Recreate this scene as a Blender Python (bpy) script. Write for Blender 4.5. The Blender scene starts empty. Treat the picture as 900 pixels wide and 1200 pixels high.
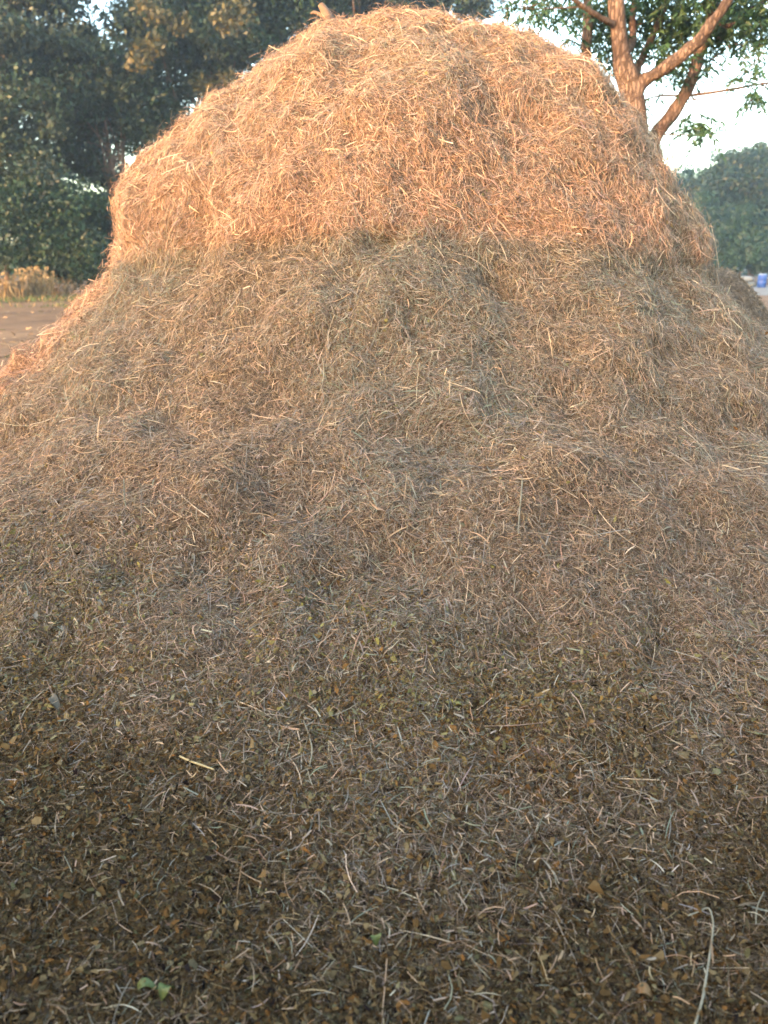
import bpy, math
import numpy as np

RNG = np.random.default_rng(11)
PI = math.pi
scene = bpy.context.scene
COL = scene.collection

# ------------------------------------------------------------------ camera frame
CAM = np.array([0.0, 0.0, 1.6])
PITCH = math.radians(16.5)
FPX = 980.0                      # focal length in pixels of the 900x1200 photograph
FWD = np.array([0, math.cos(PITCH), -math.sin(PITCH)])
UPV = np.array([0, math.sin(PITCH), math.cos(PITCH)])


def at(px, py, y):
    """world point at distance y in front of the camera, seen at photo pixel (px, py)"""
    d = FWD + UPV * ((600 - py) / FPX) + np.array([(px - 450) / FPX, 0, 0])
    return CAM + d * (y / d[1])


SUN_AZ = math.radians(42)        # sun stands behind the viewer, this far to the left
SUN_EL = math.radians(7.5)
HAZE = .001

# ------------------------------------------------------------------ numpy noise


def _hash(ix, iy, iz, seed):
    h = (ix.astype(np.int64) * 374761393 + iy.astype(np.int64) * 668265263 +
         iz.astype(np.int64) * 2147483647 + seed * 974711) & 0x7fffffff
    h = ((h ^ (h >> 13)) * 1274126177) & 0x7fffffff
    h = ((h ^ (h >> 15)) * 1103515245) & 0x7fffffff
    return ((h >> 8) & 0xffff) / 65535.0


def vnoise(p, scale, seed=0):
    """value noise in -1..1"""
    q = np.asarray(p) * scale + 1000.0
    i = np.floor(q).astype(np.int64)
    f = q - i
    f = f * f * f * (f * (f * 6 - 15) + 10)
    r = 0
    for dx in (0, 1):
        for dy in (0, 1):
            for dz in (0, 1):
                w = (f[:, 0] if dx else 1 - f[:, 0]) * (f[:, 1] if dy else 1 - f[:, 1]) * (f[:, 2] if dz else 1 - f[:, 2])
                r = r + w * _hash(i[:, 0] + dx, i[:, 1] + dy, i[:, 2] + dz, seed)
    return r * 2 - 1


def unit(v):
    return v / np.maximum(np.linalg.norm(v, axis=-1, keepdims=True), 1e-9)


def sstep(a, b, x):
    t = np.clip((x - a) / (b - a), 0, 1)
    return t * t * (3 - 2 * t)

# ------------------------------------------------------------------ mesh helpers


def tag(o, label=None, cat=None, group=None, kind=None):
    if label: o['label'] = label
    if cat: o['category'] = cat
    if group: o['group'] = group
    if kind: o['kind'] = kind
    return o


def link(name, me, parent=None):
    o = bpy.data.objects.new(name, me)
    COL.objects.link(o)
    if parent is not None:
        o.parent = parent
    return o


def empty(name, loc=(0, 0, 0)):
    o = bpy.data.objects.new(name, None)
    o.empty_display_size = 0.2
    o.location = loc
    COL.objects.link(o)
    return o


def mesh_np(name, verts, faces, mat, parent=None, tint=None, smooth=False):
    """verts (n,3), faces (m,k) with one k for all, tint (n,3) as a colour attribute"""
    verts = np.asarray(verts, dtype=np.float32)
    faces = np.asarray(faces, dtype=np.int32)
    if parent is not None:
        verts = verts - np.array(parent.location, dtype=np.float32)
    me = bpy.data.meshes.new(name)
    m, k = faces.shape
    me.vertices.add(len(verts))
    me.vertices.foreach_set('co', verts.ravel())
    me.loops.add(m * k)
    me.loops.foreach_set('vertex_index', faces.ravel())
    me.polygons.add(m)
    me.polygons.foreach_set('loop_start', np.arange(0, m * k, k, dtype=np.int32))
    if tint is not None:
        a = me.attributes.new('tint', 'FLOAT_COLOR', 'POINT')
        c = np.ones((len(verts), 4), dtype=np.float32)
        c[:, :3] = tint
        a.data.foreach_set('color', c.ravel())
    me.update(calc_edges=True)
    if smooth:
        me.polygons.foreach_set('use_smooth', np.ones(m, dtype=bool))
    me.materials.append(mat)
    return link(name, me, parent)


def ribbons(P, T, B, N, L, W, c1, c2, roll, k=4, taper=0.55):
    """n bent strips; returns verts (n*k*2,3), faces"""
    n = len(P)
    s = np.linspace(-.5, .5, k)[None, :, None]
    L_ = L[:, None, None]
    q = 4 * s * s - .35
    pts = P[:, None] + T[:, None] * L_ * s + B[:, None] * (L * c1)[:, None, None] * q - N[:, None] * (L * c2)[:, None, None] * q
    wd = B * np.cos(roll)[:, None] + N * np.sin(roll)[:, None]
    prof = (1 - (1 - taper) * np.abs(np.linspace(-1, 1, k)))[None, :, None]
    off = wd[:, None] * (W * .5)[:, None, None] * prof
    v = np.stack([pts - off, pts + off], axis=2).reshape(-1, 3)
    base = (np.arange(n) * k * 2)[:, None, None]
    j = np.arange(k - 1)[None, :, None] * 2
    f = (base + j + np.array([0, 1, 3, 2])[None, None, :]).reshape(-1, 4)
    return v, f


def rods(P, T, B, N, L, W, c1, c2, k=4):
    """n bent three-sided stems"""
    n = len(P)
    s = np.linspace(-.5, .5, k)[None, :, None]
    q = 4 * s * s - .35
    pts = P[:, None] + T[:, None] * L[:, None, None] * s + B[:, None] * (L * c1)[:, None, None] * q - N[:, None] * (L * c2)[:, None, None] * q
    ring = []
    for a in (0.5 * PI, 0.5 * PI + 2 * PI / 3, 0.5 * PI + 4 * PI / 3):
        ring.append(pts + (B[:, None] * math.cos(a) + N[:, None] * math.sin(a)) * (W * .5)[:, None, None])
    v = np.stack(ring, axis=2).reshape(-1, 3)
    base = (np.arange(n) * k * 3)[:, None, None]
    j = np.arange(k - 1)[None, :, None] * 3
    fs = []
    for a in range(3):
        b = (a + 1) % 3
        fs.append((base + j + np.array([a, b, b + 3, a + 3])[None, None, :]).reshape(-1, 4))
    return v, np.concatenate(fs)


def tube(path, radii, sides=8, wob=0.0, seed=0):
    """one tapered tube along a path of points; closed at both ends by a tiny ring"""
    path = np.asarray(path, float)
    radii = np.asarray(radii, float)
    # resample smoothly
    t = np.arange(len(path))
    tt = np.linspace(0, len(path) - 1, (len(path) - 1) * 6 + 1)
    sm = []
    for ti in tt:
        i = min(int(ti), len(path) - 2); f = ti - i
        p0, p1, p2, p3 = path[max(i - 1, 0)], path[i], path[i + 1], path[min(i + 2, len(path) - 1)]
        sm.append(.5 * (2 * p1 + (p2 - p0) * f + (2 * p0 - 5 * p1 + 4 * p2 - p3) * f * f + (3 * p1 - p0 - 3 * p2 + p3) * f ** 3))
    sm = np.array(sm); rr = np.interp(tt, t, radii)
    tan = unit(np.gradient(sm, axis=0))
    ref = np.array([.31, .87, .12]) if abs(tan[0][2]) > .6 else np.array([.05, .1, 1.0])
    u = unit(np.cross(tan, ref)); w = np.cross(tan, u)
    ang = np.arange(sides) * 2 * PI / sides
    rad = rr[:, None] * np.ones(sides)[None]
    v = sm[:, None] + (u[:, None] * np.cos(ang)[None, :, None] + w[:, None] * np.sin(ang)[None, :, None]) * rad[:, :, None]
    v = v.reshape(-1, 3)
    if wob:
        c = np.repeat(sm, sides, axis=0)
        v = c + (v - c) * (1 + wob * vnoise(v, 3.0 / max(rr.max(), .01) * .3, seed))[:, None]
    n = len(sm)
    f = []
    for i in range(n - 1):
        for a in range(sides):
            b = (a + 1) % sides
            f.append((i * sides + a, i * sides + b, (i + 1) * sides + b, (i + 1) * sides + a))
    # end caps
    v = np.vstack([v, sm[0], sm[-1]])
    c0, c1 = n * sides, n * sides + 1
    for a in range(sides):
        b = (a + 1) % sides
        f.append((c0, b, a, c0)); f.append((c1, (n - 1) * sides + a, (n - 1) * sides + b, c1))
    return v, f


def tubes_mesh(name, tubes, mat, parent=None):
    vs, fs, off = [], [], 0
    for v, f in tubes:
        vs.append(np.asarray(v, float)); fs += [tuple(dict.fromkeys(i + off for i in q)) for q in f]; off += len(v)
    V = np.concatenate(vs)
    if parent is not None:
        V = V - np.array(parent.location)
    me = bpy.data.meshes.new(name)
    me.from_pydata(V.tolist(), [], fs)
    me.polygons.foreach_set('use_smooth', np.ones(len(me.polygons), dtype=bool))
    me.materials.append(mat)
    return link(name, me, parent)

# ------------------------------------------------------------------ materials


def mat_base(name):
    m = bpy.data.materials.new(name); m.use_nodes = True
    nt = m.node_tree; b = nt.nodes['Principled BSDF']
    return m, nt, b


def ramp(nt, stops):
    r = nt.nodes.new('ShaderNodeValToRGB')
    e = r.color_ramp.elements
    e[0].position, e[0].color = stops[0][0], (*stops[0][1], 1)
    e[1].position, e[1].color = stops[-1][0], (*stops[-1][1], 1)
    for p, c in stops[1:-1]:
        x = e.new(p); x.color = (*c, 1)
    return r


def noise_node(nt, scale, detail=6, rough=.6, coord='Object'):
    tc = nt.nodes.new('ShaderNodeTexCoord')
    n = nt.nodes.new('ShaderNodeTexNoise')
    n.inputs['Scale'].default_value = scale
    n.inputs['Detail'].default_value = detail
    n.inputs['Roughness'].default_value = rough
    nt.links.new(tc.outputs[coord], n.inputs['Vector'])
    return n


def mat_noise(name, stops, scale, rough=.85, bump=0.0, bump_scale=None, spec=.3):
    m, nt, b = mat_base(name)
    n = noise_node(nt, scale)
    r = ramp(nt, stops)
    nt.links.new(n.outputs['Fac'], r.inputs['Fac'])
    nt.links.new(r.outputs['Color'], b.inputs['Base Color'])
    b.inputs['Roughness'].default_value = rough
    b.inputs['Specular IOR Level'].default_value = spec
    if bump:
        n2 = noise_node(nt, bump_scale or scale * 4)
        bp = nt.nodes.new('ShaderNodeBump')
        bp.inputs['Strength'].default_value = 1
        bp.inputs['Distance'].default_value = bump
        nt.links.new(n2.outputs['Fac'], bp.inputs['Height'])
        nt.links.new(bp.outputs['Normal'], b.inputs['Normal'])
    return m


def mat_tint(name, rough=.7, spec=.25, transl=0.0, vary=None):
    """colour from each strand's or leaf's own tint"""
    m, nt, b = mat_base(name)
    a = nt.nodes.new('ShaderNodeAttribute'); a.attribute_name = 'tint'
    src = a.outputs['Color']
    if vary:
        n = noise_node(nt, vary, 3)
        r = ramp(nt, [(.3, (.78, .76, .74)), (.7, (1.16, 1.14, 1.1))])
        nt.links.new(n.outputs['Fac'], r.inputs['Fac'])
        mx = nt.nodes.new('ShaderNodeMix'); mx.data_type = 'RGBA'; mx.blend_type = 'MULTIPLY'
        mx.inputs['Factor'].default_value = 1
        nt.links.new(src, mx.inputs['A']); nt.links.new(r.outputs['Color'], mx.inputs['B'])
        src = mx.outputs['Result']
    nt.links.new(src, b.inputs['Base Color'])
    b.inputs['Roughness'].default_value = rough
    b.inputs['Specular IOR Level'].default_value = spec
    if transl:
        t = nt.nodes.new('ShaderNodeBsdfTranslucent')
        nt.links.new(src, t.inputs['Color'])
        ms = nt.nodes.new('ShaderNodeMixShader'); ms.inputs['Fac'].default_value = transl
        out = nt.nodes['Material Output']
        nt.links.new(b.outputs['BSDF'], ms.inputs[1]); nt.links.new(t.outputs['BSDF'], ms.inputs[2])
        nt.links.new(ms.outputs['Shader'], out.inputs['Surface'])
    return m


M_STRAW = mat_tint('straw', .7, .2, .25, vary=40)
M_LITTER = mat_tint('dry leaf litter', .9, .08, .08, vary=90)
M_LEAF = mat_tint('tree leaf', .5, .35, .25)
M_CORE = mat_noise('matted straw', [(.3, (.085, .055, .032)), (.55, (.15, .1, .06)), (.75, (.21, .15, .09))], 24, .9, .02, 60)
M_BARK = mat_noise('tan bark', [(.25, (.11, .078, .058)), (.5, (.165, .115, .085)), (.75, (.21, .15, .11))], 22, .9, .02, 30)
def mat_bark(name, dark, mid, light):
    m, nt, b = mat_base(name)
    tc = nt.nodes.new('ShaderNodeTexCoord')
    mp = nt.nodes.new('ShaderNodeMapping'); mp.inputs['Scale'].default_value = (1, 1, .28)
    nt.links.new(tc.outputs['Object'], mp.inputs['Vector'])
    n = nt.nodes.new('ShaderNodeTexNoise'); n.inputs['Scale'].default_value = 26; n.inputs['Detail'].default_value = 8; n.inputs['Roughness'].default_value = .7
    v = nt.nodes.new('ShaderNodeTexVoronoi'); v.feature = 'DISTANCE_TO_EDGE'; v.inputs['Scale'].default_value = 24
    big = noise_node(nt, 3.2, 5)
    nt.links.new(mp.outputs['Vector'], n.inputs['Vector'])
    wob = nt.nodes.new('ShaderNodeMix'); wob.data_type = 'VECTOR'; wob.inputs['Factor'].default_value = .06
    nt.links.new(mp.outputs['Vector'], wob.inputs['A']); nt.links.new(n.outputs['Color'], wob.inputs['B'])
    nt.links.new(wob.outputs['Result'], v.inputs['Vector'])
    r = ramp(nt, [(.3, dark), (.52, mid), (.75, light)])
    nt.links.new(n.outputs['Fac'], r.inputs['Fac'])
    cr = ramp(nt, [(0, (.5, .47, .45)), (.16, (1, 1, 1))])
    nt.links.new(v.outputs['Distance'], cr.inputs['Fac'])
    st = ramp(nt, [(.35, (.62, .6, .6)), (.6, (1.1, 1.08, 1.05))])
    nt.links.new(big.outputs['Fac'], st.inputs['Fac'])
    a = nt.nodes.new('ShaderNodeMix'); a.data_type = 'RGBA'; a.blend_type = 'MULTIPLY'; a.inputs['Factor'].default_value = .4
    c = nt.nodes.new('ShaderNodeMix'); c.data_type = 'RGBA'; c.blend_type = 'MULTIPLY'; c.inputs['Factor'].default_value = 1
    nt.links.new(r.outputs['Color'], a.inputs['A']); nt.links.new(cr.outputs['Color'], a.inputs['B'])
    nt.links.new(a.outputs['Result'], c.inputs['A']); nt.links.new(st.outputs['Color'], c.inputs['B'])
    nt.links.new(c.outputs['Result'], b.inputs['Base Color'])
    b.inputs['Roughness'].default_value = .92; b.inputs['Specular IOR Level'].default_value = .15
    bp = nt.nodes.new('ShaderNodeBump'); bp.inputs['Distance'].default_value = .03
    nt.links.new(cr.outputs['Color'], bp.inputs['Height']); nt.links.new(bp.outputs['Normal'], b.inputs['Normal'])
    return m


M_BARK = mat_bark('tan bark', (.09, .065, .05), (.165, .118, .09), (.23, .17, .13))
M_BARK_DARK = mat_noise('dark bark', [(.3, (.07, .05, .035)), (.7, (.16, .11, .075))], 8, .9, .03, 16)
M_STALK = mat_noise('pale dry stalk', [(.3, (.15, .115, .07)), (.5, (.22, .18, .115)), (.75, (.31, .26, .18))], 22, .6, .001, 120)

# ------------------------------------------------------------------ the straw heap
YC = 6.2
PROF = np.array([  # z, left extent, right extent
    (-.05, -5.3, 5.4), (.02, -4.9, 5.0), (.08, -4.5, 4.6), (.16, -4.1, 4.25), (.3, -3.72, 3.9), (.5, -3.2, 3.55),
    (.7, -2.9, 3.26), (.88, -2.67, 3.05), (1.05, -2.47, 2.86), (1.21, -2.29, 2.66), (1.35, -2.14, 2.48), (1.47, -1.99, 2.38),
    (1.58, -1.92, 2.33), (1.7, -1.90, 2.30), (1.85, -1.91, 2.21), (2.0, -1.88, 2.09), (2.12, -1.81, 2.01), (2.24, -1.68, 1.93),
    (2.36, -1.55, 1.9), (2.49, -1.34, 1.86), (2.64, -1.13, 1.78), (2.78, -.94, 1.66), (2.92, -.76, 1.47), (3.04, -.61, 1.25), (3.12, -.48, 1.02),
    (3.175, -.18, .66), (3.2, .1, .35), (3.205, .2, .25)])


def build_heap_grid(nu, nt_):
    u = np.linspace(0, len(PROF) - 1, nu)
    ii = np.arange(len(PROF))
    z = np.interp(u, ii, PROF[:, 0]); l = np.interp(u, ii, PROF[:, 1]); r = np.interp(u, ii, PROF[:, 2])
    ker = np.array([1, 2, 3, 4, 3, 2, 1.]); ker /= ker.sum()

    def smo(a):
        return np.convolve(np.pad(a, 3, mode='edge'), ker, 'valid')
    z, l, r = smo(z), smo(l), smo(r)
    mid, half = (l + r) / 2, (r - l) / 2
    half = half * np.interp(z, [0, .6, 1.2, 1.6, 3.2], [1, .99, .95, .925, .94])
    l, r = mid - half, mid + half
    z = np.where(z > 1.6, 1.6 + (z - 1.6) * .893, z)
    th = np.linspace(0, 2 * PI, nt_, endpoint=False)
    cx = (l + r) / 2; R = (r - l) / 2
    fy = np.where(z > 1.5, .97, .97 - .0 * (1.5 - z))
    X = cx[:, None] + R[:, None] * np.cos(th)[None]
    Y = YC + (R * fy)[:, None] * np.sin(th)[None] - (.13 * np.exp(-((z - 1.4) / .24) ** 2))[:, None] * np.clip(-np.sin(th), 0, 1)[None] ** 1.5
    Z = z[:, None] + 0 * X
    return np.stack([X, Y, Z], -1)


def grid_normals(G):
    du = np.gradient(G, axis=0)
    dt = (np.roll(G, -1, 1) - np.roll(G, 1, 1)) * .5
    n = unit(np.cross(dt, du))
    return n


NU, NT = 210, 460
G = build_heap_grid(NU, NT)
N0 = grid_normals(G)
flat = G.reshape(-1, 3)
amp = np.clip(sstep(-.02, .5, flat[:, 2]), .12, 1)
amp_dome = .55 + .45 * sstep(1.2, 1.9, flat[:, 2])
disp = (.085 * vnoise(flat, 1.25, 3) + .055 * vnoise(flat, 2.7, 4) + .045 * vnoise(flat, 6, 5) + .02 * vnoise(flat, 13, 6)) * amp
# hollows and a slumped ledge on the right flank, seen in the photograph


def bump_at(px, py, y, rad, h):
    c = at(px, py, y)
    d = np.linalg.norm(flat - c, axis=1)
    return h * np.exp(-(d / rad) ** 2)


disp += bump_at(835, 608, 3.15, .075, -.26) + bump_at(212, 505, 3.5, .09, -.16) + bump_at(238, 640, 3.0, .07, -.16) + bump_at(508, 562, 3.25, .06, -.11) + bump_at(385, 685, 2.9, .07, -.08) + bump_at(765, 770, 2.6, .05, -.1) + bump_at(590, 330, 4.2, .12, -.1) + bump_at(790, 335, 5.0, .28, -.05) + bump_at(745, 130, 5.6, .22, -.06)
disp += bump_at(822, 270, 5.3, .22, .02) + bump_at(770, 210, 5.3, .2, .06) + bump_at(700, 360, 4.3, .25, .05)
disp += bump_at(560, 580, 3.2, .3, .05) + bump_at(380, 690, 2.9, .16, -.02) + bump_at(640, 705, 2.8, .3, -.04)
G = (flat + N0.reshape(-1, 3) * disp[:, None]).reshape(NU, NT, 3)
GN = grid_normals(G)

i0 = np.arange(NU - 1)[:, None]; j0 = np.arange(NT)[None]
j1 = (j0 + 1) % NT
QF = np.stack([i0 * NT + j0, i0 * NT + j1, (i0 + 1) * NT + j1, (i0 + 1) * NT + j0], -1).reshape(-1, 4)
heap = mesh_np('straw_heap', G.reshape(-1, 3), QF, M_CORE, smooth=True)
tag(heap, 'tall rounded heap of dry brown straw, its top half lit orange by low sun', 'straw heap')

GV = G.reshape(-1, 3); GNV = GN.reshape(-1, 3)
Q = GV[QF]
q_area = np.linalg.norm(np.cross(Q[:, 1] - Q[:, 0], Q[:, 3] - Q[:, 0]), axis=1)
q_c = Q.mean(1); q_n = unit(GNV[QF].mean(1))
view = unit(CAM - q_c)
facing = (q_n * view).sum(1)
q_vis = np.where(facing > -.25, 1.0, .22)


def straw_share(p):
    """1 on the clean straw, 0 on the rotted leaf litter at the foot"""
    thr = .20 - .06 * p[:, 0] + .18 * vnoise(p, 1.6, 21) + .09 * vnoise(p, 5, 22)
    return sstep(-.28, .34, p[:, 2] - thr)


def sample_heap(n, w):
    idx = RNG.choice(len(QF), n, p=w / w.sum())
    a, b = RNG.random((2, n, 1))
    q = Q[idx]; nn = GNV[QF[idx]]
    p = q[:, 0] * (1 - a) * (1 - b) + q[:, 1] * a * (1 - b) + q[:, 2] * a * b + q[:, 3] * (1 - a) * b
    m = unit(nn[:, 0] * (1 - a) * (1 - b) + nn[:, 1] * a * (1 - b) + nn[:, 2] * a * b + nn[:, 3] * (1 - a) * b)
    return p, m


def frame_on(p, n, spread, bias=None):
    """strand direction in the surface: downhill +- spread, locally combed one way"""
    down = np.array([0, 0, -1.0]) - n * (-n[:, 2:3])
    hor = unit(np.cross(n, np.array([0, 0, 1.0]) + 0 * n + np.array([1e-4, 2e-4, 0])))
    down = unit(np.cross(hor, n)) * -1
    down = np.where(down[:, 2:3] > 0, -down, down)
    comb = .6 * vnoise(p, 1.1, 31) + .8 * vnoise(p, 4.0, 32) + 1.1 * vnoise(p, 11, 33) + (.0 if bias is None else bias)
    ang = comb + RNG.normal(0, 1, len(p)) * spread
    d = down * np.cos(ang)[:, None] + hor * np.sin(ang)[:, None]
    return unit(d), n


PAL_STRAW = np.array([(.53, .36, .235), (.43, .285, .18), (.37, .27, .195), (.33, .275, .22), (.25, .16, .10), (.64, .5, .36), (.15, .098, .062), (.275, .275, .2)])


GREY_PATCHES = [(at(500, 440, 3.7), .28), (at(460, 560, 3.2), .2), (at(520, 520, 3.4), .2), (at(380, 690, 2.9), .16), (at(640, 720, 2.75), .22), (at(530, 330, 4.2), .25), (at(770, 350, 4.4), .3), (at(600, 450, 3.7), .2)]
BROWN_PATCHES = [(at(570, 590, 3.2), .22), (at(740, 540, 3.4), .3), (at(230, 560, 3.3), .3), (at(640, 640, 3.0), .2)]


def straw_colours(p, n):
    g = vnoise(p, 1.4, 41) + .6 * vnoise(p, 4, 42)          # greyer / browner areas
    w = np.tile(np.array([.20, .22, .15, .13, .12, .06, .07, .05]), (n, 1))
    for (c0, rad) in GREY_PATCHES:
        g = g + 1.3 * np.exp(-(np.linalg.norm(p - c0, axis=1) / rad) ** 2)
    for (c0, rad) in BROWN_PATCHES:
        g = g - 1.2 * np.exp(-(np.linalg.norm(p - c0, axis=1) / rad) ** 2)
    gr = sstep(.0, .8, g)[:, None]
    w = w * (1 - gr) + gr * np.array([.05, .08, .18, .3, .10, .05, .07, .2])
    br = sstep(.1, .9, -g)[:, None]
    w = w * (1 - br) + br * np.array([.25, .28, .06, .04, .23, .05, .09, 0])
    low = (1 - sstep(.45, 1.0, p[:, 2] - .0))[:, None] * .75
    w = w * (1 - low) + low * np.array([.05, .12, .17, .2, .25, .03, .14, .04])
    c = np.cumsum(w / w.sum(1, keepdims=True), 1)
    k = (RNG.random((n, 1)) > c).sum(1).clip(0, 7)
    col = PAL_STRAW[k] * RNG.normal(1, .13, (n, 1)).clip(.6, 1.4) * RNG.normal(1, .04, (n, 3))
    return col.clip(.01, .8)


def make_straw(n):
    w = q_area * q_vis * (.06 + .94 * straw_share(q_c)) * (1 + .9 * (1 - sstep(2.6, 4.2, np.linalg.norm(q_c - CAM, axis=1))))
    p, m = sample_heap(n, w)
    steep = 1 - m[:, 2]
    T, N = frame_on(p, m, .35 + 1.0 * sstep(.25, .9, m[:, 2]) + .45 * RNG.random(n))
    B = unit(np.cross(N, T))
    L = np.exp(RNG.normal(math.log(.046), .52, n)).clip(.014, .22)
    L *= np.where(p[:, 2] < .6, .8, 1)
    W = RNG.gamma(3.2, .00054, n).clip(.0008, .0058)
    lift = RNG.exponential(.012, n) - .012
    P = p + N * lift[:, None]
    tilt = RNG.normal(.0, .3, n) + .25 * vnoise(p, 13, 34)
    # a few wild ones stand out of the surface
    wild = RNG.random(n) < .06
    tilt = np.where(wild, RNG.normal(0, .6, n), tilt)
    T = unit(T + N * tilt[:, None])
    B = unit(np.cross(N, T)); N2 = np.cross(T, B)
    c1 = RNG.normal(0, .06, n); c2 = RNG.normal(.03, .06, n)
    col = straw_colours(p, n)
    return P, T, B, N2, L, W, c1, c2, col


def straw_part(n, name):
    P, T, B, N, L, W, c1, c2, col = make_straw(n)
    isrod = (RNG.random(n) < .3)
    r = ~isrod
    v1, f1 = ribbons(P[r], T[r], B[r], N[r], L[r], W[r] * 1.35, c1[r], c2[r], RNG.normal(0, .7, r.sum()))
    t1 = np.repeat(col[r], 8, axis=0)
    r = isrod
    v2, f2 = rods(P[r], T[r], B[r], N[r], L[r] * 1.25, W[r] * .9, c1[r], c2[r])
    t2 = np.repeat(col[r] * 1.05, 12, axis=0)
    o = mesh_np(name, np.concatenate([v1, v2]), np.concatenate([f1, f2 + len(v1)]), M_STRAW, heap, np.concatenate([t1, t2]))
    tag(o, kind='stuff')
    return o


straw_part(1150000, 'loose_straw')

# short broken chaff matted between the straws of the lower slope
n = 380000
q_d = np.linalg.norm(q_c - CAM, axis=1)
p, m = sample_heap(n, q_area * np.where(facing > -.25, 1, .03) * (1 - .75 * sstep(3.6, 5.0, q_d)) * (.12 + .88 * sstep(.02, .4, q_c[:, 2])))
T, N = frame_on(p, m, 1.3)
T = unit(T + N * RNG.normal(0, .4, n)[:, None]); B = unit(np.cross(N, T)); N = np.cross(T, B)
v, f = ribbons(p + N * (RNG.exponential(.006, n) - .003)[:, None], T, B, N, RNG.uniform(.008, .026, n), RNG.uniform(.0016, .0042, n), RNG.normal(0, .05, n), RNG.normal(0, .08, n), RNG.normal(0, .7, n), k=2, taper=.8)
tag(mesh_np('chaff', v, f, M_STRAW, heap, np.repeat(straw_colours(p, n) * .92, 4, axis=0)), kind='stuff')

# longer bright stalks lying over the heap
n = 1900
w = q_area * q_vis * (.05 + .95 * straw_share(q_c)) * np.where(facing > -.2, 1, .1)
p, m = sample_heap(n, w)
T, N = frame_on(p, m, .9)
T = unit(T + N * RNG.normal(.02, .16, n)[:, None]); B = unit(np.cross(N, T)); N = np.cross(T, B)
L = RNG.uniform(.1, .3, n) * np.where(p[:, 2] < .6, .7, 1); W = RNG.uniform(.0026, .0052, n)
col = PAL_STRAW[RNG.choice([0, 5, 5, 3, 1], n)] * RNG.normal(1.05, .12, (n, 1))
v, f = rods(p + N * .012, T, B, N, L, W, RNG.normal(0, .09, n), RNG.normal(.02, .06, n), k=6)
tag(mesh_np('long_stalk', v, f, M_STRAW, heap, np.repeat(col.clip(.02, .75), 18, axis=0)), kind='stuff')

# ------------------------------------------------------------------ leaf litter at the foot
PAL_LIT = np.array([(.125, .08, .036), (.17, .115, .056), (.07, .047, .025), (.2, .15, .085), (.17, .15, .1), (.28, .215, .125), (.2, .11, .042), (.13, .125, .07), (.03, .022, .014)])
LIT_P = np.array([.19, .18, .16, .1, .07, .05, .07, .07, .11])


def litter(n):
    nearw = 1.0 / np.maximum(np.linalg.norm(q_c - CAM, axis=1), 1.6)
    w = q_area * q_vis * np.where(q_c[:, 1] < 6.0, 1, .25) * (1.0 - .985 * straw_share(q_c)) * nearw
    p, m = sample_heap(n, w)
    ang = RNG.uniform(0, 2 * PI, n)
    ref = unit(np.cross(m, np.array([.3, 1, .1]) + 0 * m)); ref2 = np.cross(m, ref)
    T = ref * np.cos(ang)[:, None] + ref2 * np.sin(ang)[:, None]
    N = unit(m + RNG.normal(0, .62, (n, 3)))
    T = unit(T - N * (T * N).sum(1, keepdims=True)); B = np.cross(N, T)
    L = np.exp(RNG.normal(math.log(.0108), .5, n)).clip(.004, .028)
    W = L * RNG.uniform(.18, .72, n)
    P = p + m * (RNG.exponential(.008, n) - .004)[:, None]
    # six-point ragged leaf scrap, cupped
    a = np.array([(-.5, 0), (-.18, .46), (.24, .42), (.5, .02), (.2, -.44), (-.22, -.4)])
    jit = RNG.normal(0, .15, (n, 6, 2))
    uv = a[None] + jit
    cup = RNG.normal(0, .5, (n, 1)) * (uv[:, :, 0] ** 2 + uv[:, :, 1] ** 2 - .12) + RNG.normal(0, .12, (n, 6))
    v = P[:, None] + T[:, None] * (uv[:, :, :1] * L[:, None, None]) + B[:, None] * (uv[:, :, 1:] * W[:, None, None]) + N[:, None] * (cup * L[:, None])[:, :, None]
    b = (np.arange(n) * 6)[:, None, None]
    f = (b + np.array([(0, 1, 2, 3), (0, 3, 4, 5)])[None]).reshape(-1, 4)
    col = PAL_LIT[RNG.choice(len(PAL_LIT), n, p=LIT_P)] * RNG.normal(1, .16, (n, 1)).clip(.5, 1.5)
    col = col * (.66 + 1.2 * sstep(.03, .42, p[:, 2] + .06 * vnoise(p, 1.7, 52)))[:, None]  # lens vignette painted into the tint: litter darkens towards the foot
    col = col * np.array([1.1, .97, .8])
    rust = sstep(.0, .8, vnoise(p, 2.2, 51))[:, None]
    col = col * (1 + rust * np.array([.22, -.02, -.25]))
    return v.reshape(-1, 3), f, np.repeat(np.minimum(col.clip(.01, .6), np.array([.22, .19, .15])), 6, axis=0)


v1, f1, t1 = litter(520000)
# broken stems in the litter
n = 210000
w = q_area * q_vis * np.where(q_c[:, 1] < 6.0, 1, .2) * (1.0 - .9 * straw_share(q_c)) / np.maximum(np.linalg.norm(q_c - CAM, axis=1), 1.6)
p, m = sample_heap(n, w)
T, N = frame_on(p, m, 1.4)
T = unit(T + N * RNG.normal(.02, .2, n)[:, None]); B = unit(np.cross(N, T)); N = np.cross(T, B)
L = np.exp(RNG.normal(math.log(.022), .5, n)).clip(.007, .09); W = RNG.gamma(3, .00045, n).clip(.0005, .003)
c = np.array([(.30, .205, .105), (.2, .135, .07), (.13, .085, .042), (.37, .27, .15), (.22, .185, .125), (.44, .34, .2)])
col = c[RNG.choice(6, n, p=[.13, .32, .35, .05, .13, .02])] * RNG.normal(1, .15, (n, 1)).clip(.6, 1.4) * (.75 + .35 * sstep(.03, .4, p[:, 2]))[:, None]  # stems carry the same painted vignette, darker low down
v2, f2 = rods(p + N * (RNG.exponential(.006, n) + .002)[:, None], T, B, N, L, W, RNG.normal(0, .07, n), RNG.normal(.02, .05, n))
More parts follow.
